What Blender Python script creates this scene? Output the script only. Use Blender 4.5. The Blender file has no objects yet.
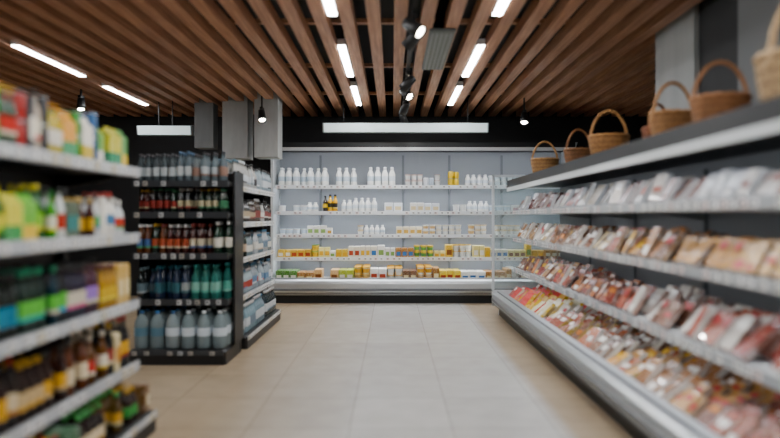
import bpy, math, random
from mathutils import Matrix, Vector
R = random.Random(11)
scene = bpy.context.scene

def lin(c):
    return c/12.92 if c <= .04045 else ((c+.055)/1.055)**2.4
def C(h):
    h = h.lstrip('#')
    return tuple(lin(int(h[i:i+2], 16)/255) for i in (0, 2, 4))

# ------------------------------------------------------------------ materials
def base_mat(name, rough=.5, metal=0, attr=True, col=(.5,.5,.5), trans=0, coat=0, emit=0, ior=1.45, noise=None, bump=0, spec=None):
    m = bpy.data.materials.new(name); m.use_nodes = True
    nt = m.node_tree; b = nt.nodes['Principled BSDF']
    b.inputs['Roughness'].default_value = rough
    b.inputs['Metallic'].default_value = metal
    b.inputs['IOR'].default_value = ior
    b.inputs['Transmission Weight'].default_value = trans
    b.inputs['Coat Weight'].default_value = coat
    if spec is not None: b.inputs['Specular IOR Level'].default_value = spec
    src = None
    if attr:
        a = nt.nodes.new('ShaderNodeAttribute'); a.attribute_name = 'Col'
        src = a.outputs['Color']
    else:
        r = nt.nodes.new('ShaderNodeRGB'); r.outputs[0].default_value = (*col, 1); src = r.outputs[0]
    if noise:
        scale, amt, other = noise
        tc = nt.nodes.new('ShaderNodeTexCoord')
        n = nt.nodes.new('ShaderNodeTexNoise'); n.inputs['Scale'].default_value = scale; n.inputs['Detail'].default_value = 3
        nt.links.new(tc.outputs['Object'], n.inputs['Vector'])
        rp = nt.nodes.new('ShaderNodeValToRGB'); rp.color_ramp.elements[0].position = .48; rp.color_ramp.elements[1].position = .62
        rp.color_ramp.elements[1].color = (amt, amt, amt, 1)
        nt.links.new(n.outputs['Fac'], rp.inputs[0])
        mx = nt.nodes.new('ShaderNodeMixRGB'); mx.inputs[2].default_value = (*other, 1)
        nt.links.new(rp.outputs[0], mx.inputs[0]); nt.links.new(src, mx.inputs[1]); src = mx.outputs[0]
        if bump:
            bp = nt.nodes.new('ShaderNodeBump'); bp.inputs['Strength'].default_value = bump; bp.inputs['Distance'].default_value = .01
            nt.links.new(n.outputs['Fac'], bp.inputs['Height']); nt.links.new(bp.outputs[0], b.inputs['Normal'])
    nt.links.new(src, b.inputs['Base Color'])
    if emit:
        nt.links.new(src, b.inputs['Emission Color']); b.inputs['Emission Strength'].default_value = emit
    return m

MATS = {
 'paint': base_mat('painted_metal', .45),
 'metal': base_mat('brushed_steel', .32, .8),
 'plastic': base_mat('printed_packaging', .35, noise=(60, .25, (.75,.72,.68))),
 'plain': base_mat('smooth_plastic', .35),
 'glass': base_mat('bottle_glass', .08, coat=.5),
 'water': base_mat('clear_pet_bottle', .12, trans=.55, ior=1.2),
 'meat': base_mat('wrapped_deli_meat', .25, noise=(38, .35, (.66,.46,.33)), coat=.25, bump=.3),
 'film': base_mat('glossy_film', .2, coat=.3, noise=(25, .4, (.75,.74,.74)), bump=.5),
 'strip': base_mat('strip_lamp_emission', .5, emit=62),
 'led': base_mat('led_tube_emission', .5, emit=25),
 'ledsoft': base_mat('soft_led_tube_emission', .5, emit=5.5),
 'dimlamp': base_mat('diffuser_emission', .5, emit=.7),
 'clear': base_mat('clear_glass_panel', .02, trans=.9, ior=1.1),
 'wicker': base_mat('wicker', .6, noise=(90, .5, C('5a3a22')), bump=.3),
}
ML = list(MATS.keys())

class MB:
    def __init__(s, M=None):
        s.v=[]; s.f=[]; s.c=[]; s.m=[]; s.sm=[]; s.M = M or Matrix()
    def add(s, vs, fs, col, mat, smooth=False, L=None):
        M = s.M @ L if L is not None else s.M
        o = len(s.v)
        s.v.extend([(M @ Vector(p))[:] for p in vs])
        mi = ML.index(mat)
        for i, f in enumerate(fs):
            s.f.append([o+k for k in f])
            s.c.append(col[i] if isinstance(col, list) else col)
            s.m.append(mi); s.sm.append(smooth)
    def box(s, a, b, col, mat='paint', L=None):
        (x0,y0,z0),(x1,y1,z1) = a,b
        vs=[(x0,y0,z0),(x1,y0,z0),(x1,y1,z0),(x0,y1,z0),(x0,y0,z1),(x1,y0,z1),(x1,y1,z1),(x0,y1,z1)]
        fs=[(0,3,2,1),(4,5,6,7),(0,1,5,4),(1,2,6,5),(2,3,7,6),(3,0,4,7)]
        s.add(vs,fs,col,mat,L=L)
    def bbox(s, a, b, col, mat='paint', bv=.006, L=None):
        (x0,y0,z0),(x1,y1,z1)=a,b
        def ring(i,z):
            X0,Y0,X1,Y1=x0+i,y0+i,x1-i,y1-i
            return [(X0+bv,Y0,z),(X1-bv,Y0,z),(X1,Y0+bv,z),(X1,Y1-bv,z),(X1-bv,Y1,z),(X0+bv,Y1,z),(X0,Y1-bv,z),(X0,Y0+bv,z)]
        vs=ring(0,z0)+ring(0,z1-bv)+ring(bv,z1)
        fs=[tuple(range(7,-1,-1)),tuple(range(16,24))]
        for k in (0,8):
            for i in range(8):
                j=(i+1)%8; fs.append((k+i,k+j,k+8+j,k+8+i))
        s.add(vs,fs,col,mat,L=L)
    def prof(s, poly, u0, u1, col, mat='paint'):
        n=len(poly)
        vs=[(u0,p[0],p[1]) for p in poly]+[(u1,p[0],p[1]) for p in poly]
        area=sum(poly[i][0]*poly[(i+1)%n][1]-poly[(i+1)%n][0]*poly[i][1] for i in range(n))
        fs=[tuple(range(n-1,-1,-1)),tuple(range(n,2*n))]+[(i,(i+1)%n,n+(i+1)%n,n+i) for i in range(n)]
        if area<0: fs=[tuple(reversed(f)) for f in fs]
        s.add(vs,fs,col,mat)
    def lathe(s, x,y,z, rings, cols, mats, seg=10, sx=1, sy=1, L=None):
        n=len(rings)
        cs=[(math.cos(2*math.pi*i/seg),math.sin(2*math.pi*i/seg)) for i in range(seg)]
        vs=[(x+r*c*sx,y+r*q*sy,z+h) for r,h in rings for c,q in cs]
        M = s.M @ L if L is not None else s.M
        o=len(s.v); s.v.extend([(M@Vector(p))[:] for p in vs])
        for k in range(n-1):
            for i in range(seg):
                j=(i+1)%seg
                s.f.append([o+k*seg+i,o+k*seg+j,o+(k+1)*seg+j,o+(k+1)*seg+i])
                s.c.append(cols[k]); s.m.append(ML.index(mats[k] if isinstance(mats,list) else mats)); s.sm.append(True)
        s.f.append([o+(n-1)*seg+i for i in range(seg)]); s.c.append(cols[-1]); s.m.append(ML.index(mats[-1] if isinstance(mats,list) else mats)); s.sm.append(False)
    def tube(s, pts, r, col, mat, seg=6, closed=False, L=None):
        n=len(pts); P=[Vector(p) for p in pts]; vs=[]
        for i in range(n):
            a=P[(i-1)%n] if (closed or i>0) else P[i]; b=P[(i+1)%n] if (closed or i<n-1) else P[i]
            t=(b-a).normalized(); up=Vector((0,0,1)) if abs(t.z)<.9 else Vector((0,1,0))
            e1=t.cross(up).normalized(); e2=e1.cross(t)
            for k in range(seg):
                an=2*math.pi*k/seg; vs.append(P[i]+e1*r*math.cos(an)+e2*r*math.sin(an))
        fs=[]
        for i in range(n if closed else n-1):
            for k in range(seg):
                a=i*seg+k; b=i*seg+(k+1)%seg; c=((i+1)%n)*seg+(k+1)%seg; d=((i+1)%n)*seg+k
                fs.append((a,b,c,d))
        if not closed:
            fs.append(tuple(range(seg-1,-1,-1))); fs.append(tuple((n-1)*seg+k for k in range(seg)))
        s.add(vs,fs,col,mat,True,L)
    def build(s, name, sat=1.0):
        me=bpy.data.meshes.new(name); me.from_pydata(s.v,[],s.f)
        used=sorted(set(s.m)); remap={u:i for i,u in enumerate(used)}
        for u in used: me.materials.append(MATS[ML[u]])
        me.polygons.foreach_set('material_index',[remap[i] for i in s.m])
        me.polygons.foreach_set('use_smooth',s.sm)
        at=me.color_attributes.new('Col','FLOAT_COLOR','CORNER')
        data=[]
        for f,c in zip(s.f,s.c):
            if sat!=1.0:
                g=.3*c[0]+.59*c[1]+.11*c[2]
                c=tuple(min(.95,max(.003,g+(q-g)*sat)) for q in c)
            data.extend((c[0],c[1],c[2],1.0)*len(f))
        at.data.foreach_set('color',data)
        me.update()
        ob=bpy.data.objects.new(name,me); scene.collection.objects.link(ob)
        return ob

def place(x,y,z=0,rot=0):
    return Matrix.Translation((x,y,z)) @ Matrix.Rotation(math.radians(rot),4,'Z')

BLACK=C('131415'); DARK=C('1d1f21'); WHITE=C('e8eaea'); SILVER=C('b4b8ba'); RAIL=C('b9bec2')

# ------------------------------------------------------------------ products
def bottle(mb,x,y,z,h,r,body,label,cap,mat='glass',seg=10,accent=None,slim=.32):
    accent=accent or label
    rings=[(r*.9,0),(r,.03*h),(r,.2*h),(r*1.01,.205*h),(r*1.01,.27*h),(r*1.01,.5*h),(r*1.01,.505*h),(r,.6*h),(r*.75,.7*h),(r*slim*1.1,.79*h),(r*slim,.9*h),(r*slim*1.15,.902*h),(r*slim*1.15,h)]
    cols=[body,body,body,accent,label,label,body,body,body,body,cap,cap,cap]
    mats=[mat,mat,mat,'plain','plain','plain',mat,mat,mat,mat,'plain','plain','plain']
    mb.lathe(x,y,z,rings,cols,mats,seg)
def milk(mb,x,y,z,h=.28,r=.045,cap=C('f0f0f0'),label=C('dfe6ea')):
    w=C('f6f6f2')
    mb.lathe(x,y,z,[(r*.9,0),(r,.03*h),(r,.25*h),(r*1.01,.26*h),(r*1.01,.5*h),(r,.51*h),(r*.95,.62*h),(r*.5,.8*h),(r*.4,.84*h),(r*.5,.85*h),(r*.5,.95*h),(r*.42,h*.96)],
             [w,w,w,label,w,w,w,w,cap,cap,cap,cap],'plain',10)
def cup(mb,x,y,z,h=.09,r=.04,col=WHITE,lid=WHITE,band=None):
    band=band or col
    mb.lathe(x,y,z,[(r*.75,0),(r*.8,.25*h),(r*.9,.75*h),(r*.95,.92*h),(r*1.05,.93*h),(r*1.05,h)],[col,band,col,lid,lid,lid],'plain',10)
def can(mb,x,y,z,h=.12,r=.033,col=WHITE,top=SILVER):
    mb.lathe(x,y,z,[(r*.9,0),(r,.05*h),(r,.35*h),(r,.9*h),(r*.85,.97*h),(r*.85,h)],[top,col,col,col,top,top],'plain',10)
def carton(mb,x,y,z,w=.075,d=.07,h=.22,col=WHITE,acc=WHITE):
    b=h*.8
    mb.box((x-w/2,y-d/2,z),(x+w/2,y+d/2,z+b*.45),acc,'plastic')
    mb.box((x-w/2,y-d/2,z+b*.45),(x+w/2,y+d/2,z+b),col,'plastic')
    vs=[(x-w/2,y-d/2,z+b),(x+w/2,y-d/2,z+b),(x+w/2,y+d/2,z+b),(x-w/2,y+d/2,z+b),(x-w/2,y,z+h*.94),(x+w/2,y,z+h*.94)]
    mb.add(vs,[(0,1,5,4),(2,3,4,5),(1,2,5),(3,0,4)],col,'plastic')
    mb.box((x-w/2,y-.004,z+h*.93),(x+w/2,y+.004,z+h),col,'plastic')
def pack(mb,x,y,z,w,h,t,col,acc):
    mb.bbox((x-w/2,y-t/2,z),(x+w/2,y+t/2,z+h),col,'plastic',min(w,t)*.12)
    mb.box((x-w*.36,y-t/2-.002,z+h*.22),(x+w*.36,y-t/2+.001,z+h*.62),acc,'plain')
def jug(mb,x,y,z,h,r,body,label,cap):
    rings=[(r*.85,0),(r,.04*h),(r*.95,.15*h),(r,.2*h),(r*.95,.27*h),(r,.33*h),(r*1.0,.34*h),(r*1.0,.56*h),(r*.96,.6*h),(r*.9,.72*h),(r*.5,.87*h),(r*.25,.91*h),(r*.25,.93*h),(r*.32,.935*h),(r*.32,h)]
    cols=[body]*6+[label,body]+[body]*4+[cap]*3
    mats=['water']*6+['plain']+['water']*5+['plain']*3
    mb.lathe(x,y,z,rings,cols,mats,12)

def wine_kind(bodies,labels,caps,h=(.27,.31),r=.037,mat='glass'):
    def make():
        b=C(R.choice(bodies)); l=C(R.choice(labels)); c=C(R.choice(caps)); a=C(R.choice(labels)); hh=R.uniform(*h); sl=R.uniform(.28,.45)
        return 2*r+.006, 2*r+.006, lambda mb,x,y,z: bottle(mb,x,y,z,hh,r,b,l,c,mat,10,a,sl)
    return make
def carton_kind(cols,accs,h=(.2,.24),w=.075):
    def make():
        a=C(R.choice(cols)); b=C(R.choice(accs)); hh=R.uniform(*h)
        return w+.006,.078,lambda mb,x,y,z: carton(mb,x,y,z,w,.07,hh,a,b)
    return make
def pack_kind(cols,accs,w=(.09,.15),h=(.12,.2),t=.05):
    def make():
        a=C(R.choice(cols)); b=C(R.choice(accs)); hh=R.uniform(*h); ww=R.uniform(*w)
        return ww+.008,t+.008,lambda mb,x,y,z: pack(mb,x,y,z,ww,hh,t,a,b)
    return make
def cup_kind(cols,lids,h=(.07,.1),r=.042,stack=1):
    def make():
        a=C(R.choice(cols)); b=C(R.choice(lids)); hh=R.uniform(*h); bd=C(R.choice(lids))
        def d(mb,x,y,z):
            for k in range(stack): cup(mb,x,y,z+k*hh,hh,r,a,b,bd)
        return 2*r+.012,2*r+.012,d
    return make
def can_kind(cols,h=(.11,.13),r=.033,stack=1):
    def make():
        a=C(R.choice(cols)); hh=R.uniform(*h)
        def d(mb,x,y,z):
            for k in range(stack): can(mb,x,y,z+k*hh,hh,r,a)
        return 2*r+.006,2*r+.006,d
    return make
def milk_kind(h=.28,r=.045,caps=('f0f0f0',),labels=('dfe6ea','c9d5dd')):
    def make():
        c=C(R.choice(caps)); l=C(R.choice(labels))
        return 2*r+.012,2*r+.012,lambda mb,x,y,z: milk(mb,x,y,z,h,r,c,l)
    return make
def jug_kind(body,labels,caps,h=.34,r=.075):
    def make():
        b=C(R.choice(body)); l=C(R.choice(labels)); c=C(R.choice(caps))
        return 2*r+.012,2*r+.012,lambda mb,x,y,z: jug(mb,x,y,z,h,r,b,l,c)
    return make

def fill(mb,u0,u1,v0,z,kinds,deep=3,group=(2,5),gap=.0):
    u=u0
    while u<u1:
        w,d,dr=R.choice(kinds)()
        if u+w>u1: break
        n=R.randint(*group)
        for i in range(n):
            if u+w>u1: break
            if R.random()>=gap:
                k0=0 if R.random()>.12 else 1
                for k in range(k0,deep):
                    dr(mb,u+w/2+R.uniform(-.002,.002),v0+d/2+k*d,z)
            u+=w

# ------------------------------------------------------------------ fixtures
def tags(mb,u0,u1,v,z0,z1,step=.085,dens=.8,cols=('f4f4f2','f4f4f2','f4f4f2','ecebe6','e6dcc0'),w=.055):
    u=u0+.02
    while u<u1-.08:
        if R.random()<dens:
            mb.box((u,v-.003,z0),(u+w,v+.001,z1),C(R.choice(cols)),'plain')
            mb.box((u+w*.15,v-.004,z0+(z1-z0)*.3),(u+w*.7,v-.002,z0+(z1-z0)*.7),C('55585c'),'plain')
        u+=step*R.uniform(.85,1.3)

def gondola(name,M,L,depth,shelves,base_out,topz,endp=True,rail=RAIL,tagc=('f4f4f2','f4f4f2','f4f4f2','ecebe6','e6dcc0'),dens=.8,w=.055):
    mb=MB(M)
    mb.box((0,depth,0),(L,depth+.04,topz),BLACK)
    mb.bbox((0,-base_out,.0),(L,depth,.13),BLACK,'paint',.02)
    mb.box((.02,-base_out-.006,.085),(L-.02,-base_out,.125),rail,'plain')
    tags(mb,.02,L-.02,-base_out-.006,.088,.122,dens=dens,cols=tagc,w=w)
    for u in [0,L-.04]+[i*1.0 for i in range(1,int(L))]:
        mb.box((u,depth-.04,.1),(u+.04,depth,topz+.02),C('1d1f21'))
    for z in shelves:
        mb.box((.005,0.01,z-.03),(L-.005,depth,z),C('202224'))
        mb.prof([(0,z-.045),(0.012,z-.045),(.012,z+.012),(-.004,z+.012)],.0,L,rail,'plain')
        tags(mb,0,L,-.003,z-.038,z+.004,dens=dens,cols=tagc,w=w)
        for u in (0.02,L-.045):
            mb.prof([(.03,z-.03),(depth,z-.03),(depth,z-.12)],u,u+.02,BLACK)
    if endp:
        for u in (-.02,L): mb.prof([(depth*.35,.13),(depth+.04,.13),(depth+.04,topz),(depth*.35,topz-.0)],u,u+.02,BLACK)
    return mb.build(name)

# --- near left gondola (faces +X)
Y0,Y1=-.6,3.72
M1=place(-1.55,Y0,0,90); L1=Y1-Y0
gondola('supermarket_gondola_shelf',M1,L1,.48,[.41,.787,1.19,1.587],.11,1.62,endp=False)
dk=['0f1013','150d0a','0a150d','1a0c0e','22140a']
RR=.026
mb=MB(M1)
mixed=[wine_kind(['5a1410','1c1c1e','1a3a1c','c8b9a8','1a2a4a'],['e8e0cc','c23b2a','d9b23a','2f6a9a','6fae3a'],['c23b2a','2c2c2c','e2b430','f0f0ec'],h=(.24,.3),r=RR),
   can_kind(['1c1c1e','a5302a','d9c9a0','2f5a8a','3f8a3a'],h=(.12,.14),r=.027,stack=2),
   pack_kind(['2f7a9a','d9b82e','e9e6dc','3f8a3a','1f1f22','a5302a'],['efe9dc','e2b430','4a9a3a'],t=.05,w=(.045,.065),h=(.2,.29))]
orange=[wine_kind(['e0862a','c9b84a','e6e0d0'],['f0ece0','e0862a','4a9ac0','4f9f4a'],['f0f0ec','e0a22a','2f8a4a'],h=(.22,.27),r=RR),
   carton_kind(['e6a83e','efeade','6aa84a'],['f0ece0','d9c02e','4a9a6a'],h=(.2,.26),w=.05),
   wine_kind(['d9d6cc','a9b8bc','dfe6ea'],['4f9ab0','e8e4d8','c8a030'],['f0f0ec','3d8fbe'],h=(.2,.25),r=RR)]
fill(mb,.02,3.3,.03,1.587,mixed,deep=3,group=(1,2))
fill(mb,3.3,L1-.34,.03,1.587,orange+mixed[:2],deep=3,group=(1,2))
fill(mb,L1-.34,L1-.01,.02,1.587,[carton_kind(['5f9f5a','d6cf3a','9fc46a'],['e6dc70','2f9068','e6ca3a'],h=(.21,.24),w=.07)],deep=3,group=(1,2))
gy=[carton_kind(['6fb82e','e0d93a','2aa080','efece0'],['f0e650','2f9a50','e6c82c'],h=(.2,.25),w=.05),
   pack_kind(['2a905a','d9d63a','1f80a0','2a2a2e'],['efeadc','e2d23a'],t=.05,w=(.045,.06),h=(.18,.24)),
   wine_kind(['2c5a34','4f9a3a'],['f0e670','e9e6d0','8fc83a'],['e2d23a','2f7a3a'],h=(.22,.27),r=RR)]
wd=[wine_kind(['efece4','dfe2e0','1c1c1e'],['b5402a','4e9f6a','4a7aa0','e6e4dc'],['f0efe9','2b2b2b','b8423a'],h=(.2,.26),r=RR),
   wine_kind(['2a2a2c','3a1614','c9b090'],['e8e0cc','c9a23a','8a2a24'],['1c1c1c','c9a23a','f0efe9'],h=(.2,.26),r=RR),
   pack_kind(['4a5a44','2a2a2c','e9e6dc'],['efeadc','3f8a8a'],t=.05,w=(.045,.065),h=(.14,.22))]
fill(mb,.02,3.5,.03,1.19,gy,deep=3,group=(1,2))
fill(mb,3.5,L1-.35,.03,1.19,wd,deep=3,group=(1,3))
fill(mb,L1-.35,L1-.01,.03,1.19,wd+gy[:2],deep=3,group=(1,2))
fill(mb,.02,3.2,.03,.787,[wine_kind(dk,['2f9c8c','5fae52','2d7f9a','d8d2c0'],['1c1c1c','2f8f6a'],h=(.27,.31),r=.028)],deep=3,group=(2,3))
fill(mb,3.2,3.58,.03,.787,[wine_kind(['0a2a20','0f1013','102a34'],['3fb8a8','4faad0','6fc05a','d8d2c0'],['1d7f9a','1c1c1c','2f8f6a'],h=(.27,.31),r=.028)],deep=3,group=(1,3))
fill(mb,3.58,L1-.4,.03,.787,[wine_kind(['3a1428','1f1a30','5a2a3a'],['c9608a','9a78c0','d98fa8','d9d2c0'],['6a2a4a','4a3a5c','1c1c1c'],h=(.25,.3),r=.028)],deep=3,group=(1,3))
fill(mb,L1-.4,L1-.01,.03,.787,[wine_kind(['a9852a','6a501a'],['e9d86a','c9aa3a'],['c9a23a','5a2a24'],h=(.24,.28),r=.029),pack_kind(['d6b840','c9a860','8a6a2a'],['e9dcb0','7a5a2a'],t=.06,w=(.05,.075),h=(.2,.26))],deep=3,group=(1,3))
rw=[wine_kind(dk,['e3d6b8','b98a5a','d9cdb0','8a2f28','d6a94a'],['b5202a','c22b1a','1c1c1c','c9a23a'],h=(.26,.31),r=.03),
   wine_kind(['2a1408','5a300f','200f08'],['e3d6b8','c9b28a','d6a94a'],['1c1c1c','c9a23a'],h=(.25,.3),r=.03)]
fill(mb,.02,3.8,.03,.41,rw,deep=3,group=(1,3))
fill(mb,3.8,L1-.01,.03,.41,[wine_kind(['5a3a1a','c9a26a','2f5a2a'],['efe8d4','d6b850','b5362e'],['c9a23a','e8e0d0'],h=(.25,.29),r=.032),rw[0],pack_kind(['d9cba0','8a5a2a','3a6a3a'],['efe9dc','c9903a'],t=.06,w=(.055,.075),h=(.2,.27))],deep=3,group=(1,2))
fill(mb,.02,L1-.02,-.08,.131,[wine_kind(dk+['5a3a22','4a3a1a'],['e3d6b8','c49a4a','3f8f4a','c9c2a0'],['a23b2a','c9a23a','1c1c1c','3f8f4a'],h=(.19,.22),r=.03),
   pack_kind(['6a4a1a','a98a5a','2a5a3a','85361e'],['e9dcb0','d9cdb0'],t=.07,w=(.055,.085),h=(.14,.2))],deep=5,group=(1,2))
mb.build('bottled_drinks_stock',1.2)

# --- end cap (faces -Y)
EX0,EX1,EY=-2.32,-1.46,5.42
M2=place(EX0,EY,0,0); L2=EX1-EX0
gondola('end_cap_shelf',M2,L2,.42,[.554,.966,1.335,1.616],.1,1.72,rail=C('33363a'),tagc=('b9bcbe','c9caca','a9a49a'),dens=.55,w=.042)
mb=MB(M2)
pale=['8fa0a6','9da9ad','8697a0']
fill(mb,.01,L2,.03,1.616,[wine_kind(pale+['6f7c80'],['b9c2c4','7f98a4','c2cacc','3a3a3e','8a6a5a'],['3d5f7e','c8ccce','3a3a3e'],h=(.25,.31),r=.033,mat='water')],deep=3,group=(1,3))
fill(mb,.01,L2,.03,1.335,[wine_kind(['0d2a18','12241a','121214','3a100e'],['a9a080','85281f','2f6a4a','b9b29a'],['85281f','a9822a','2f6a4a','b9b9b9'],h=(.2,.23),r=.028)],deep=3,group=(1,3))
fill(mb,.01,L2-.16,.03,.966,[wine_kind(['121416','182a1f','3a1410','5a3014','1a3a5a'],['c6a04a','a5482a','c0b69c','3a5a8a','3f8a5a'],['b9922a','75302a','d0d0d0'],h=(.25,.3),r=.031)],deep=3,group=(1,3))
fill(mb,L2-.16,L2,.03,.966,[wine_kind(['0f2a1c'],['d6d2c4'],['d8d8d8'],h=(.29,.3),r=.036)],deep=3,group=(2,3))
fill(mb,.01,L2-.36,.03,.554,[wine_kind(['10181a','15242a','202a2e','1a2a44'],['5a6f78','2f5f6a','99a2a4'],['1a5a6a','6a8088'],h=(.27,.32),r=.037)],deep=3,group=(1,3))
fill(mb,L2-.36,L2,.03,.554,[wine_kind(['2f8278','3f9488'],['4f9e8c','7cb4a4'],['1f6f6a'],h=(.31,.33),r=.04,mat='water')],deep=3,group=(2,3))
fill(mb,.01,L2,-.06,.131,[jug_kind(['a6b8bc','aebfc4','b8c8cc'],['4f7688','c9d4dc','6f8f9c','2a3a44'],['2d5f8e','c9d0d4'],h=.33,r=.064)],deep=3,group=(1,3))
mb.build('bottled_water_stock')

# --- far left gondola run (faces +X)
GY0,GY1=5.95,7.75
M3=place(-1.50,GY0,0,90); L3=GY1-GY0
gondola('supermarket_gondola_shelf',M3,L3,.42,[.50,.88,1.24,1.60],.08,1.85)
mb=MB(M3)
for z,ks in [(1.60,[wine_kind(pale+['a9a9a4'],['bfc6ca','8f9ca4','3a3a3e'],['4d6f7e','2a2a2a','c8d0d0'],h=(.24,.3),r=.031)]),
  (1.24,[wine_kind(['1a1a1c','a9a9a4','3a2a20'],['c8c6bc','a9987a','7a3a34'],['2a2a2a','b9b9b9'],h=(.22,.27),r=.031)]),
  (.88,[wine_kind(['a9afb4','1a2a22','6f8088'],['c8c6bc','5f7688','b9a28a'],['2a2a2a','3d6f8e'],h=(.22,.28),r=.031)]),
  (.50,[wine_kind(['8f9ca4','1a1a1c','99abb2'],['bfc6ca','a33b2a','4f7698'],['b9b9b9','3d6f8e'],h=(.24,.29),r=.034)]),
  (.131,[wine_kind(['7f9ca8','1b2a30','6f8894'],['bfc6ca','5f7688'],['3d6f8e','b9b9b9'],h=(.27,.31),r=.04)])]:
    fill(mb,.01,L3-.01,.03 if z>.2 else -.04,z,ks,deep=3,group=(1,4))
mb.build('bottled_drinks_stock')

# --- refrigerated cases
LED='f0f5ff'
def fridge(name,M,L,bump_top,shelf_v,shelves,deck,can_v,can_z0,can_z1,depth,panel_col,led,seams,glass_ends=True,lipc='d4d8d9',body=SILVER,fascia='c9cdcf'):
    mb=MB(M)
    mb.box((0,.09,0),(L,depth,.12),BLACK)
    mb.prof([(.05,.12),(.012,.15),(0,.19),(0,bump_top-.06),(.01,bump_top-.02),(.04,bump_top),(.13,bump_top+.02),(.14,bump_top-.005),(.14,.12)],0,L,body,'metal')
    mb.prof([(-.004,.19),(-.012,.195),(-.012,.225),(-.004,.23)],0,L,C('6a6d70'),'plain')
    mb.prof([(.001,.155),(-.006,.158),(-.006,.165),(.001,.17)],0,L,C('3a3c3e'),'plain')
    mb.prof([(.06,bump_top+.006),(.065,bump_top+.014),(.075,bump_top+.016),(.08,bump_top+.01)],0,L,C('55585a'),'plain')
    mb.prof([(.14,.12),(.14,deck-.02),(depth-.1,deck+.03),(depth-.1,.12)],0,L,WHITE)
    mb.box((0,depth-.1,.12),(L,depth,can_z1-.03),panel_col)
    mb.prof([(can_v,can_z0+.045),(can_v,can_z1),(depth,can_z1),(depth,can_z0+.05),(can_v+.25,can_z0+.05)],0,L,DARK)
    mb.box((0,can_v-.008,can_z0-.004),(L,can_v+.012,can_z0+.045),C(fascia),'plain')
    mb.box((.05,can_v+.05,can_z0+.028),(L-.05,can_v+.085,can_z0+.044),C(LED),led)
    for s in seams:
        mb.box((s-.018,depth-.125,deck),(s+.018,depth-.1,can_z0),C('7a7f82'))
    for z in shelves:
        mb.box((.02,shelf_v+.01,z-.022),(L-.02,depth-.1,z),C('d4d8da'))
        mb.prof([(shelf_v-.004,z-.04),(shelf_v+.012,z-.045),(shelf_v+.012,z+.014),(shelf_v,z+.014)],.01,L-.01,C(lipc),'plain')
        tags(mb,.02,L-.02,shelf_v-.005,z-.034,z+.006,dens=.75,cols=('f4f4f2','ecebe6','f0e0dc'))
        mb.box((.05,shelf_v+.03,z-.034),(L-.05,shelf_v+.05,z-.023),C(LED),led)
        for s in seams:
            mb.prof([(shelf_v+.08,z-.022),(depth-.12,z-.022),(depth-.12,z-.1)],s-.006,s+.006,C('8a8f92'))
    for (a,b) in ((-.035,0),(L,L+.035)):
        if glass_ends:
            mb.prof([(.0,.12),(.0,bump_top),(.05,bump_top+.03),(depth,bump_top+.03),(depth,.0),(.09,0),(.09,.12)],a,b,C('d0d4d6'))
            g=(a+b)/2
            mb.prof([(.03,bump_top+.03),(.03,can_z1+.05),(depth,can_z1+.05),(depth,bump_top+.03)],g-.006,g+.006,C('e6f2f2'),'clear')
            mb.prof([(.0,bump_top+.02),(.0,can_z1+.08),(.03,can_z1+.08),(.03,bump_top+.02)],a,b,C('c9cfd0'),'plain')
            mb.prof([(.0,can_z1+.05),(.0,can_z1+.08),(depth,can_z1+.08),(depth,can_z1+.05)],a,b,C('c9cfd0'),'plain')
        else:
            mb.prof([(.0,.12),(.0,bump_top),(.2,bump_top+.1),(.2,can_z0),(can_v,can_z1),(depth,can_z1),(depth,0),(.09,0),(.09,.12)],a,b,C('c4c8ca'))
    return mb.build(name)

# back case faces camera
BX0,BX1,BY=-1.82,2.75,9.07
M4=place(BX0,BY,0,0); L4=BX1-BX0
fridge('refrigerated_dairy_case',M4,L4,.36,.33,[.665,1.02,1.377,1.78],.30,.03,2.30,2.42,.9,C('9b9fa2'),'led',[.66,2.0,2.75,3.6],glass_ends=False,lipc='e6e9ea',body=C('d0d3d4'))
def U(X): return X-BX0
mb=MB(M4); sv=.36
fill(mb,U(-1.78),U(-.5),sv,1.78,[milk_kind(.30,.05,caps=('f0f0f0','dfe8ee','e8e8e0'))],deep=2,group=(3,6),gap=.05)
fill(mb,U(-.39),U(.1),sv,1.78,[milk_kind(.28,.048),milk_kind(.31,.05)],deep=2,group=(2,4))
fill(mb,U(.2),U(.84),sv,1.78,[cup_kind(['f0f0ec','e6d9d0'],['c9b0a8','9fb0c4','e8e8e4'],h=(.09,.1),stack=2),can_kind(['e9ecee','b9c2cc'],h=(.12,.14),r=.04)],deep=2,group=(1,3))
fill(mb,U(.88),U(1.1),sv,1.78,[can_kind(['1f1d1a'],h=(.1,.12),r=.038,stack=2),can_kind(['d9b83a','1f1d1a'],h=(.1,.12),r=.038,stack=2)],deep=2,group=(1,1))
fill(mb,U(1.14),U(2.7),sv,1.78,[milk_kind(.19,.04),cup_kind(['f4f4f0'],['dfe6ea','b9cbd9'],stack=2)],deep=2,group=(2,4))
fill(mb,U(-1.78),U(-1.12),sv,1.377,[cup_kind(['f4f4f0'],['dfe6ea','e8e8e4'],h=(.1,.12),r=.05),milk_kind(.16,.038)],deep=2,group=(2,3),gap=.15)
fill(mb,U(-1.08),U(-.82),sv,1.377,[wine_kind(['1f1d1a','2a2018','d9a82a'],['d9b83a','e8d27a','1f1d1a'],['1f1d1a','d9b83a'],h=(.25,.28),r=.035)],deep=2,group=(1,1))
fill(mb,U(-.8),U(-.2),sv,1.377,[milk_kind(.23,.042),milk_kind(.2,.04,labels=('8fb0c9','dfe6ea'))],deep=2,group=(2,3))
fill(mb,U(-.12),U(.85),sv,1.377,[cup_kind(['f4f4f0'],['e8e8e4','c9d6df'],h=(.11,.13),r=.06),pack_kind(['f0eee8','e6eaee'],['9fb6c9','d9c9a0'],h=(.1,.15)),cup_kind(['f4f4f0'],['e8e8e4'],h=(.08,.09),r=.05,stack=2)],deep=2,group=(2,3),gap=.08)
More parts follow.
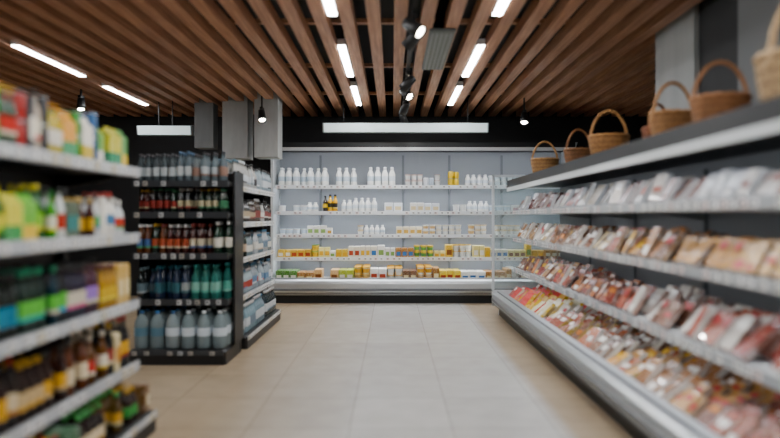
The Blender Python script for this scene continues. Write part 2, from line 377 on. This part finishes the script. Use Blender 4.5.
fill(mb,U(.95),U(2.7),sv,1.377,[cup_kind(['f4f4f0'],['e8e8e4','c9d6df'],h=(.1,.12),r=.05),milk_kind(.18,.038),pack_kind(['f0eee8'],['8fb08a','c9a0a0'],h=(.1,.15))],deep=2,group=(2,4),gap=.1)
fill(mb,U(-1.78),U(2.7),sv,1.02,[cup_kind(['f4f4f0','efe6d9'],['e8e8e4','c9d6df','d9b9a0','a9c4a0'],h=(.09,.12),r=.05),pack_kind(['f0eee8','eadfc4'],['c9a45a','8fa6c9','8fae6a'],w=(.07,.11),h=(.09,.16)),milk_kind(.16,.036),cup_kind(['f4f4f0','e6dcc0'],['e8e8e4','d9b880'],h=(.07,.08),r=.045,stack=2)],deep=2,group=(2,4),gap=.12)
fill(mb,U(-1.78),U(2.7),sv,.665,[pack_kind(['dcb84a','f0eee8','98702a','e6d890','c9a03a'],['d9a82a','7a4a1a','7f9e5a','efe9dc'],w=(.07,.12),h=(.1,.21)),cup_kind(['f4f4f0','e0c860'],['d9b02a','e8e8e4','5a904a'],h=(.08,.1),r=.046,stack=2),pack_kind(['ece6d4','7a4a24','a5752e','d9b030'],['a5462e','3a6aa0','d9b02a'],w=(.07,.1),h=(.12,.2))],deep=3,group=(1,3),gap=.04)
mb.build('dairy_products_stock',1.15)
mb=MB(M4)
fill(mb,U(-1.78),U(2.7),.17,.305,[pack_kind(['d9b07a','b9863a','e6c88a'],['e9dcb0','7a4a1a'],w=(.08,.13),h=(.14,.24)),pack_kind(['4a7a1a','e0c02c','a9b43a'],['efe9dc','3f7a3a'],w=(.08,.12),h=(.16,.24)),
  pack_kind(['f0eee8','e6cc50'],['3a6aa0','a5462e','d9b02a'],w=(.09,.13),h=(.14,.22)),cup_kind(['f4f4f0','d9c9a0'],['e8e8e4','d9a83a'],h=(.1,.12),r=.055,stack=2),pack_kind(['6a4420','a0702a','5a3a1a'],['e9dcb0'],w=(.09,.12),h=(.14,.22)),
  pack_kind(['c9963a','d9b06a'],['efe0b0','95461e'],w=(.09,.13),h=(.14,.24))],deep=6,group=(1,3),gap=.03)
mb.build('cheese_packages_stock',1.15)

# right case faces -X
RY0,RY1=-.9,8.05
M5=place(1.33,RY1,0,-90); L5=RY1-RY0
fridge('refrigerated_meat_case',M5,L5,.30,.27,[.62,1.02,1.375],.22,.2,1.64,1.78,1.0,C('8a8d90'),'ledsoft',[1.25*i for i in range(1,8)],glass_ends=True,lipc='9fa3a6',body=C('bcc0c2'),fascia='cfd4d5')

def tray(mb,u,v,z,w,h,t,lean,yaw,food,film,label,mat='meat'):
    L=Matrix.Translation((u,v,z))@Matrix.Rotation(math.radians(yaw),4,'Z')@Matrix.Rotation(-math.radians(lean),4,'X')
    i=.06*w
    vs=[(-w/2,t/2,0),(w/2,t/2,0),(w/2,t/2,h),(-w/2,t/2,h),(-w/2+i,-t/2,i),(w/2-i,-t/2,i),(w/2-i,-t/2,h-i),(-w/2+i,-t/2,h-i)]
    mb.add(vs,[(1,0,3,2),(0,1,5,4),(1,2,6,5),(2,3,7,6),(3,0,4,7)],film,'film',L=L)
    mb.add(vs,[(4,5,6,7)],food,mat,L=L)
    if label:
        a=h*R.choice((.1,.35,.6,.6)); q=R.uniform(.18,.36)
        mb.box((-w*q,-t/2-.003,a),(w*q,-t/2+.001,a+h*R.uniform(.16,.3)),label,'plain',L=L)
def trayrow(mb,u0,u1,v0,z,foods,films,labels,deep,dv,w=(.13,.17),h=(.18,.22),lean=(35,50),mat='meat',dz=0,yy=6):
    u=u0
    while u<u1:
        ww=R.uniform(*w); hh=R.uniform(*h); fo=C(R.choice(foods)); fi=C(R.choice(films)); la=R.choice(labels)
        for g in range(R.randint(1,3)):
            if u+ww>u1: break
            for k in range(deep):
                if R.random()<.06 and k==0: continue
                j=R.uniform(.75,1.15)
                tray(mb,u+ww/2+R.uniform(-.006,.006),v0+k*dv+R.uniform(-.012,.012),z+k*dz+.012,ww*.97,hh,.03,R.uniform(*lean),R.uniform(-yy,yy),tuple(min(1,q*j) for q in fo),fi,C(la) if la else None,mat)
            u+=ww+.004
        u+=.004
lb=['f0eee8','f0eee8','f0eee8','e0b840','a5160f',None,'f0eee8','b9721e']
mb=MB(M5)
trayrow(mb,.03,L5-.03,.32,1.375,['b9b0a8','dedad4','906a62','b9bcc2','e6e4e0','6a322a','c6bcac','d0d2d6'],['c8c8c8','b9bdc0','a6968e'],['f4f4f4',None,'a05040','85261a','f4f4f4'],4,.1,w=(.11,.16),h=(.15,.22),lean=(20,45),mat='film',yy=14)
trayrow(mb,.03,L5-.03,.32,1.02,['a0642a','7a4a24','c0985a','5a2a14','882c18','d0b888','a9782a','e6e0d4'],['a98c70','7a6450','d8d4cc'],lb,4,.1,w=(.09,.14),h=(.16,.23),lean=(25,50),yy=14)
trayrow(mb,.03,L5-.03,.32,.62,['963a24','7a2414','b0602a','84200f','98582a','c0905a','d8ccbc','6a3418','e0dcd4'],['a98c80','7a5448','d8d4cc'],lb,4,.1,w=(.09,.14),h=(.16,.23),lean=(25,50),yy=14)
mb.build('packaged_meat_stock',1.1)
mb=MB(M5)
trayrow(mb,.03,1.9,.2,.235,['e0b020','c9200f','e6c83a','d9621e','a51c14','e8e0c0'],['e6c24a','d9362a','c8c4b0'],['f0ece4','c9362a',None],6,.1,lean=(40,60),mat='plastic',dz=.008,yy=15)
trayrow(mb,1.9,4.2,.2,.235,['c9902a','993a1a','d0a03a','7a1c0c','a0502a','6a3a1c','e0d8c8'],['c6a87f','a9924a','d8d4cc'],lb,6,.1,w=(.1,.15),h=(.15,.22),lean=(40,65),dz=.008,yy=20)
trayrow(mb,4.2,L5-.03,.2,.235,['6a2010','883018','5a1a10','98482a','8a5a30','b58850','dcd4c4','a53a20'],['988474','d4cec6','7a5a48'],lb,6,.1,w=(.1,.15),h=(.15,.22),lean=(40,65),dz=.008,yy=20)
mb.build('packaged_sausage_stock',1.1)

# ------------------------------------------------------------------ wicker baskets
def basket_mesh(col):
    mb=MB(); rx,ry,h=.165,.125,.2
    def rad(t): return .78+.22*t+.03*math.sin(math.pi*t)
    dkc=tuple(q*.7 for q in col)
    N=48
    for k in range(13):
        t=k/12; z=.012+t*(h-.012); rr=rad(t)
        pts=[]
        for i in range(N):
            a=2*math.pi*i/N; w=1+.035*(1 if (i//2+k)%2 else -1)
            pts.append((rx*rr*w*math.cos(a),ry*rr*w*math.sin(a),z))
        mb.tube(pts,.0085,col if k%3 else dkc,'wicker',5,True)
    for i in range(24):
        a=2*math.pi*(i+.25)/24
        mb.tube([(rx*rad(t)*math.cos(a),ry*rad(t)*math.sin(a),t*h) for t in (0,.33,.66,1.04)],.005,dkc,'wicker',5)
    for d,zz in ((-.012,h),(.008,h+.01),(-.002,h+.02)):
        mb.tube([((rx+d)*math.cos(2*math.pi*i/N),(ry+d)*math.sin(2*math.pi*i/N),zz+.003*math.sin(i*1.9)) for i in range(N)],.009,col,'wicker',6,True)
    mb.lathe(0,0,.0,[(.001,.002),(rx*.78,.002),(rx*.78,.012),(.001,.014)],[dkc]*4,'wicker',24,1,ry/rx)
    for s in range(3):
        pts=[]
        for i in range(33):
            a=math.pi*i/32; ph=i*.9+s*2.1
            pts.append((math.cos(a)*(rx-.003)+.007*math.cos(ph)*math.cos(a), .008*math.sin(ph), h*.75+math.sin(a)*.29+.007*math.cos(ph)*math.sin(a)))
        mb.tube(pts,.0075,col,'wicker',6)
    return mb
for i,(x,y,yaw,sc,c) in enumerate([(1.9,2.82,20,1.22,'d0b084'),(1.86,3.44,-12,.9,'a87448'),(1.84,3.97,8,.9,'b0804e'),(1.98,4.5,35,.8,'8a5030'),(1.84,5.15,-8,.95,'b8864e'),(1.88,6.1,15,.9,'9a6a42'),(1.8,7.15,-10,.92,'b88a54'),(1.82,2.2,30,1.0,'a87445'),(2.13,3.25,60,.8,'8a5030')]):
    ob=basket_mesh(C(c)).build('wicker_basket')
    ob.location=(x,y,1.781); ob.rotation_euler=(0,0,math.radians(yaw)); ob.scale=(sc,sc,sc)

# ------------------------------------------------------------------ room
def proc(name,fn):
    m=bpy.data.materials.new(name); m.use_nodes=True; fn(m.node_tree,m.node_tree.nodes['Principled BSDF']); return m
def floor_fn(nt,b):
    tc=nt.nodes.new('ShaderNodeTexCoord')
    mp=nt.nodes.new('ShaderNodeMapping'); mp.inputs['Location'].default_value=(.26+.63*10,.05,0)
    nt.links.new(tc.outputs['Object'],mp.inputs[0])
    br=nt.nodes.new('ShaderNodeTexBrick'); br.offset=0; br.inputs['Scale'].default_value=1
    br.inputs['Brick Width'].default_value=.63; br.inputs['Row Height'].default_value=.63
    br.inputs['Mortar Size'].default_value=.0035; br.inputs['Mortar Smooth'].default_value=.3
    br.inputs['Color1'].default_value=(*C('c6c3bd'),1); br.inputs['Color2'].default_value=(*C('bcb9b3'),1); br.inputs['Mortar'].default_value=(*C('938e86'),1)
    nt.links.new(mp.outputs[0],br.inputs[0])
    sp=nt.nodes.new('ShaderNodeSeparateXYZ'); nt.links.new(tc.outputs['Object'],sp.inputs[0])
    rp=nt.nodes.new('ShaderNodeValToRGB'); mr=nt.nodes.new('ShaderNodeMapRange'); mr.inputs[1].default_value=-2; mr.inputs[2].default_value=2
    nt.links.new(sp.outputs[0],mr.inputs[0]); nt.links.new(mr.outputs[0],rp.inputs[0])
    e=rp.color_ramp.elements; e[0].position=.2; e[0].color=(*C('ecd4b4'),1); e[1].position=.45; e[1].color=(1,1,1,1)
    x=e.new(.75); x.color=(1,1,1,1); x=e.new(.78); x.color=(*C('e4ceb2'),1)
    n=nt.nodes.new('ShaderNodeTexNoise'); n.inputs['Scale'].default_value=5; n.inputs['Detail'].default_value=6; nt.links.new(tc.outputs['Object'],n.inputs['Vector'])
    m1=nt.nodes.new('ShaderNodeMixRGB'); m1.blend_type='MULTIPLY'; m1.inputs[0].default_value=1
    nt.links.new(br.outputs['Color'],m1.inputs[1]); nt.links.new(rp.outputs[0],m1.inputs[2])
    m2=nt.nodes.new('ShaderNodeMixRGB'); m2.blend_type='OVERLAY'; m2.inputs[0].default_value=.18
    nt.links.new(m1.outputs[0],m2.inputs[1]); nt.links.new(n.outputs['Fac'],m2.inputs[2])
    nt.links.new(m2.outputs[0],b.inputs['Base Color']); b.inputs['Roughness'].default_value=.27
def wood_fn(nt,b):
    tc=nt.nodes.new('ShaderNodeTexCoord'); mp=nt.nodes.new('ShaderNodeMapping'); mp.inputs['Scale'].default_value=(14,.7,14)
    nt.links.new(tc.outputs['Object'],mp.inputs[0])
    n=nt.nodes.new('ShaderNodeTexNoise'); n.inputs['Scale'].default_value=3; n.inputs['Detail'].default_value=6; nt.links.new(mp.outputs[0],n.inputs['Vector'])
    rp=nt.nodes.new('ShaderNodeValToRGB'); rp.color_ramp.elements[0].position=.35; rp.color_ramp.elements[1].position=.7
    rp.color_ramp.elements[0].color=(*C('a67556'),1); rp.color_ramp.elements[1].color=(*C('cd9d7a'),1)
    nt.links.new(n.outputs['Fac'],rp.inputs[0]); nt.links.new(rp.outputs[0],b.inputs['Base Color']); b.inputs['Roughness'].default_value=.5
def plain_fn(h,rough=.7,amt=.1):
    def f(nt,b):
        n=nt.nodes.new('ShaderNodeTexNoise'); n.inputs['Scale'].default_value=4
        mx=nt.nodes.new('ShaderNodeMixRGB'); mx.inputs[1].default_value=(*C(h),1); mx.inputs[2].default_value=(*[q*.7 for q in C(h)],1)
        nt.links.new(n.outputs['Fac'],mx.inputs[0]); nt.links.new(mx.outputs[0],b.inputs['Base Color']); b.inputs['Roughness'].default_value=rough
    return f
def rbox(name,a,b,mat):
    mb=MB(); mb.box(a,b,(1,1,1)); ob=mb.build(name); ob.data.materials.clear(); ob.data.materials.append(mat); return ob
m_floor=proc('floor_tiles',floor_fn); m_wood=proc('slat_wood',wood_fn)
m_black=proc('black_paint',plain_fn('17181a')); m_grey=proc('grey_plaster',plain_fn('b3b7b6')); m_dgrey=proc('dark_grey_plaster',plain_fn('2c2e30')); m_mgrey=proc('mid_grey_plaster',plain_fn('7a7d7e'))
XL,XR,YB,YF=-7.5,5.2,10.02,-3
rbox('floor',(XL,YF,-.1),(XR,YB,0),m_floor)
rbox('ceiling',(XL,YF,3.35),(XR,YB,3.45),m_black)
rbox('wall_back',(XL,YB,0),(XR,YB+.1,3.35),m_black)
rbox('wall_left',(XL-.1,YF,0),(XL,YB,3.35),m_dgrey)
rbox('wall_right',(XR,YF,0),(XR+.1,YB,3.35),m_black)
rbox('wall_front',(XL,YF-.1,0),(XR,YF,3.35),m_dgrey)
rbox('wall_partition',(2.48,4.35,0),(2.6,4.9,3.35),m_dgrey)
rbox('wall_partition',(2.48,YF,0),(2.6,4.35,3.35),m_mgrey)
rbox('column',(2.44,4.9,0),(2.84,5.62,3.35),m_grey)
rbox('ventilation_duct',(-1.93,8.5,2.14),(-1.60,8.85,3.34),m_grey)
rbox('ventilation_duct',(-2.42,8.65,2.14),(-2.06,9.0,3.34),m_grey)
rbox('ventilation_duct',(-2.85,8.75,2.3),(-2.58,9.0,3.34),m_mgrey)
ZC=2.95; SP=.224; G0=-.487
mb=MB()
k=-31
while True:
    x=G0+SP/2+k*SP; k+=1
    if x<XL+.1: continue
    if x>XR-.1: break
    if x>2.4-.05 and x<2.9:
        mb.bbox((x-.055,5.65,ZC),(x+.055,YB-.05,ZC+.11),(1,1,1)); continue
    mb.bbox((x-.055,YF+.05,ZC),(x+.055,YB-.05,ZC+.11),(1,1,1),bv=.003)
y=YF+.5
while y<YB:
    mb.box((XL+.05,y,ZC+.11),(2.4,y+.05,ZC+.15),(1,1,1)); y+=1.6
ob=mb.build('ceiling_wood_slats'); ob.data.materials.clear(); ob.data.materials.append(m_wood)

def strip(x,y0,y1):
    mb=MB(); mb.box((x-.04,y0,ZC+.0),(x+.04,y1,ZC+.06),C('d9d9d9'),'plain')
    mb.box((x-.034,y0+.01,ZC-.006),(x+.034,y1-.01,ZC+.001),C('fafcff'),'strip')
    for yy in (y0+.2,y1-.2): mb.box((x-.006,yy,ZC+.06),(x+.006,yy+.012,3.35),BLACK)
    mb.build('ceiling_strip_light')
for x in (G0,G0+6*SP,G0-14*SP):
    for y0 in (-1.9,-.03,1.82,3.66,5.82,7.65):
        strip(x,y0,y0+1.3)

def linlamp(x0,x1,y,z):
    mb=MB(); mb.prof([(y,z-.06),(y-.02,z+.07),(y+.1,z+.09),(y+.12,z-.06)],x0,x1,C('9aa0a2'),'plain')
    mb.prof([(y-.004,z-.06),(y-.026,z+.062),(y-.018,z+.062),(y+.004,z-.06)],x0+.02,x1-.02,C('cfe0e0'),'dimlamp')
    for xx in (x0+.3,x1-.3): mb.box((xx-.006,y+.04,z+.07),(xx+.006,y+.052,3.35),BLACK)
    mb.build('suspended_linear_lamp')
linlamp(-1.01,1.41,8.85,2.60); linlamp(-3.72,-2.92,8.85,2.56)

mb=MB(); mb.box((.33,5.3,2.925),(.56,6.7,2.948),C('5f6663')); 
for i in range(5): mb.box((.35+.042*i,5.34,2.915),(.37+.042*i,6.66,2.926),C('7c8480'))
mb.box((.36,5.5,2.948),(.53,6.5,3.35),BLACK)
mb.build('ceiling_air_grille')

mb=MB(); mb.box((.15,2.6,2.87),(.19,9.6,2.90),BLACK)
for yy in (3,5.2,7.4,9.4): mb.box((.165,yy,2.9),(.175,yy+.01,3.35),BLACK)
mb.build('lighting_track')
def spot(x,y,ztop,aim,energy=40,own=False,mount=3.35):
    mb=MB()
    mb.box((x-.02,y-.05,ztop-.03),(x+.02,y+.05,ztop),BLACK)
    mb.tube([(x,y,ztop-.02),(x,y,ztop-.09)],.009,BLACK,'paint',8)
    if own: mb.box((x-.01,y-.01,ztop),(x+.01,y+.01,mount),BLACK)
    c=Vector((x,y,ztop-.12)); d=(Vector(aim)-c).normalized()
    q=Vector((0,0,1)).rotation_difference(d).to_matrix().to_4x4(); L=Matrix.Translation(c)@q
    mb.lathe(0,0,0,[(.02,-.1),(.045,-.09),(.048,-.02),(.052,.0),(.055,.08),(.05,.08),(.045,.06)],[BLACK]*7,'paint',16,L=L)
    mb.lathe(0,0,0,[(.042,.061),(.04,.064),(.001,.065)],[C('fff2dd')]*3,'strip',16,L=L)
    mb.build('track_spotlight')
    l=bpy.data.lights.new('spot_bulb','SPOT'); l.energy=energy; l.spot_size=math.radians(60); l.spot_blend=.6; l.shadow_soft_size=.04; l.color=(1,.97,.93)
    o=bpy.data.objects.new('spot_bulb',l); scene.collection.objects.link(o)
    o.location=c+d*.09; o.rotation_euler=(-d).to_track_quat('Z','Y').to_euler()
for y,aim in ((3.4,(-1.6,2.6,1)),(4.65,(1.9,3.6,1.2)),(4.95,(-1.6,6.4,.9)),(6.6,(-1.6,7.4,1)),(7.15,(1.7,5.6,1)),(8.1,(-.6,9.6,1.3)),(9.0,(.9,9.9,1.2))):
    spot(.17,y,2.87,aim)
spot(-1.78,8.3,2.80,(-1.4,7.2,.8),30,True); spot(1.83,8.4,2.78,(1.6,7.4,1),30,True); spot(-4.1,8,2.9,(-3.6,7,0),30,True)
spot(-2.0,1.2,2.87,(-1.4,2.4,.9),20,True); spot(-.7,.6,2.87,(1.5,2.2,.9),20,True)

# ------------------------------------------------------------------ world & camera
w=bpy.data.worlds.new('store_world'); scene.world=w; w.use_nodes=True
w.node_tree.nodes['Background'].inputs[0].default_value=(.05,.05,.055,1); w.node_tree.nodes['Background'].inputs[1].default_value=.3
cam=bpy.data.cameras.new('camera'); co=bpy.data.objects.new('camera',cam); scene.collection.objects.link(co)
co.location=(0,0,1.3); co.rotation_euler=(math.pi/2,0,0)
cam.lens=28; cam.sensor_width=36; cam.shift_x=-2/780; cam.shift_y=-2/780
cam.dof.use_dof=True; cam.dof.focus_distance=9.4; cam.dof.aperture_fstop=.5
scene.camera=co
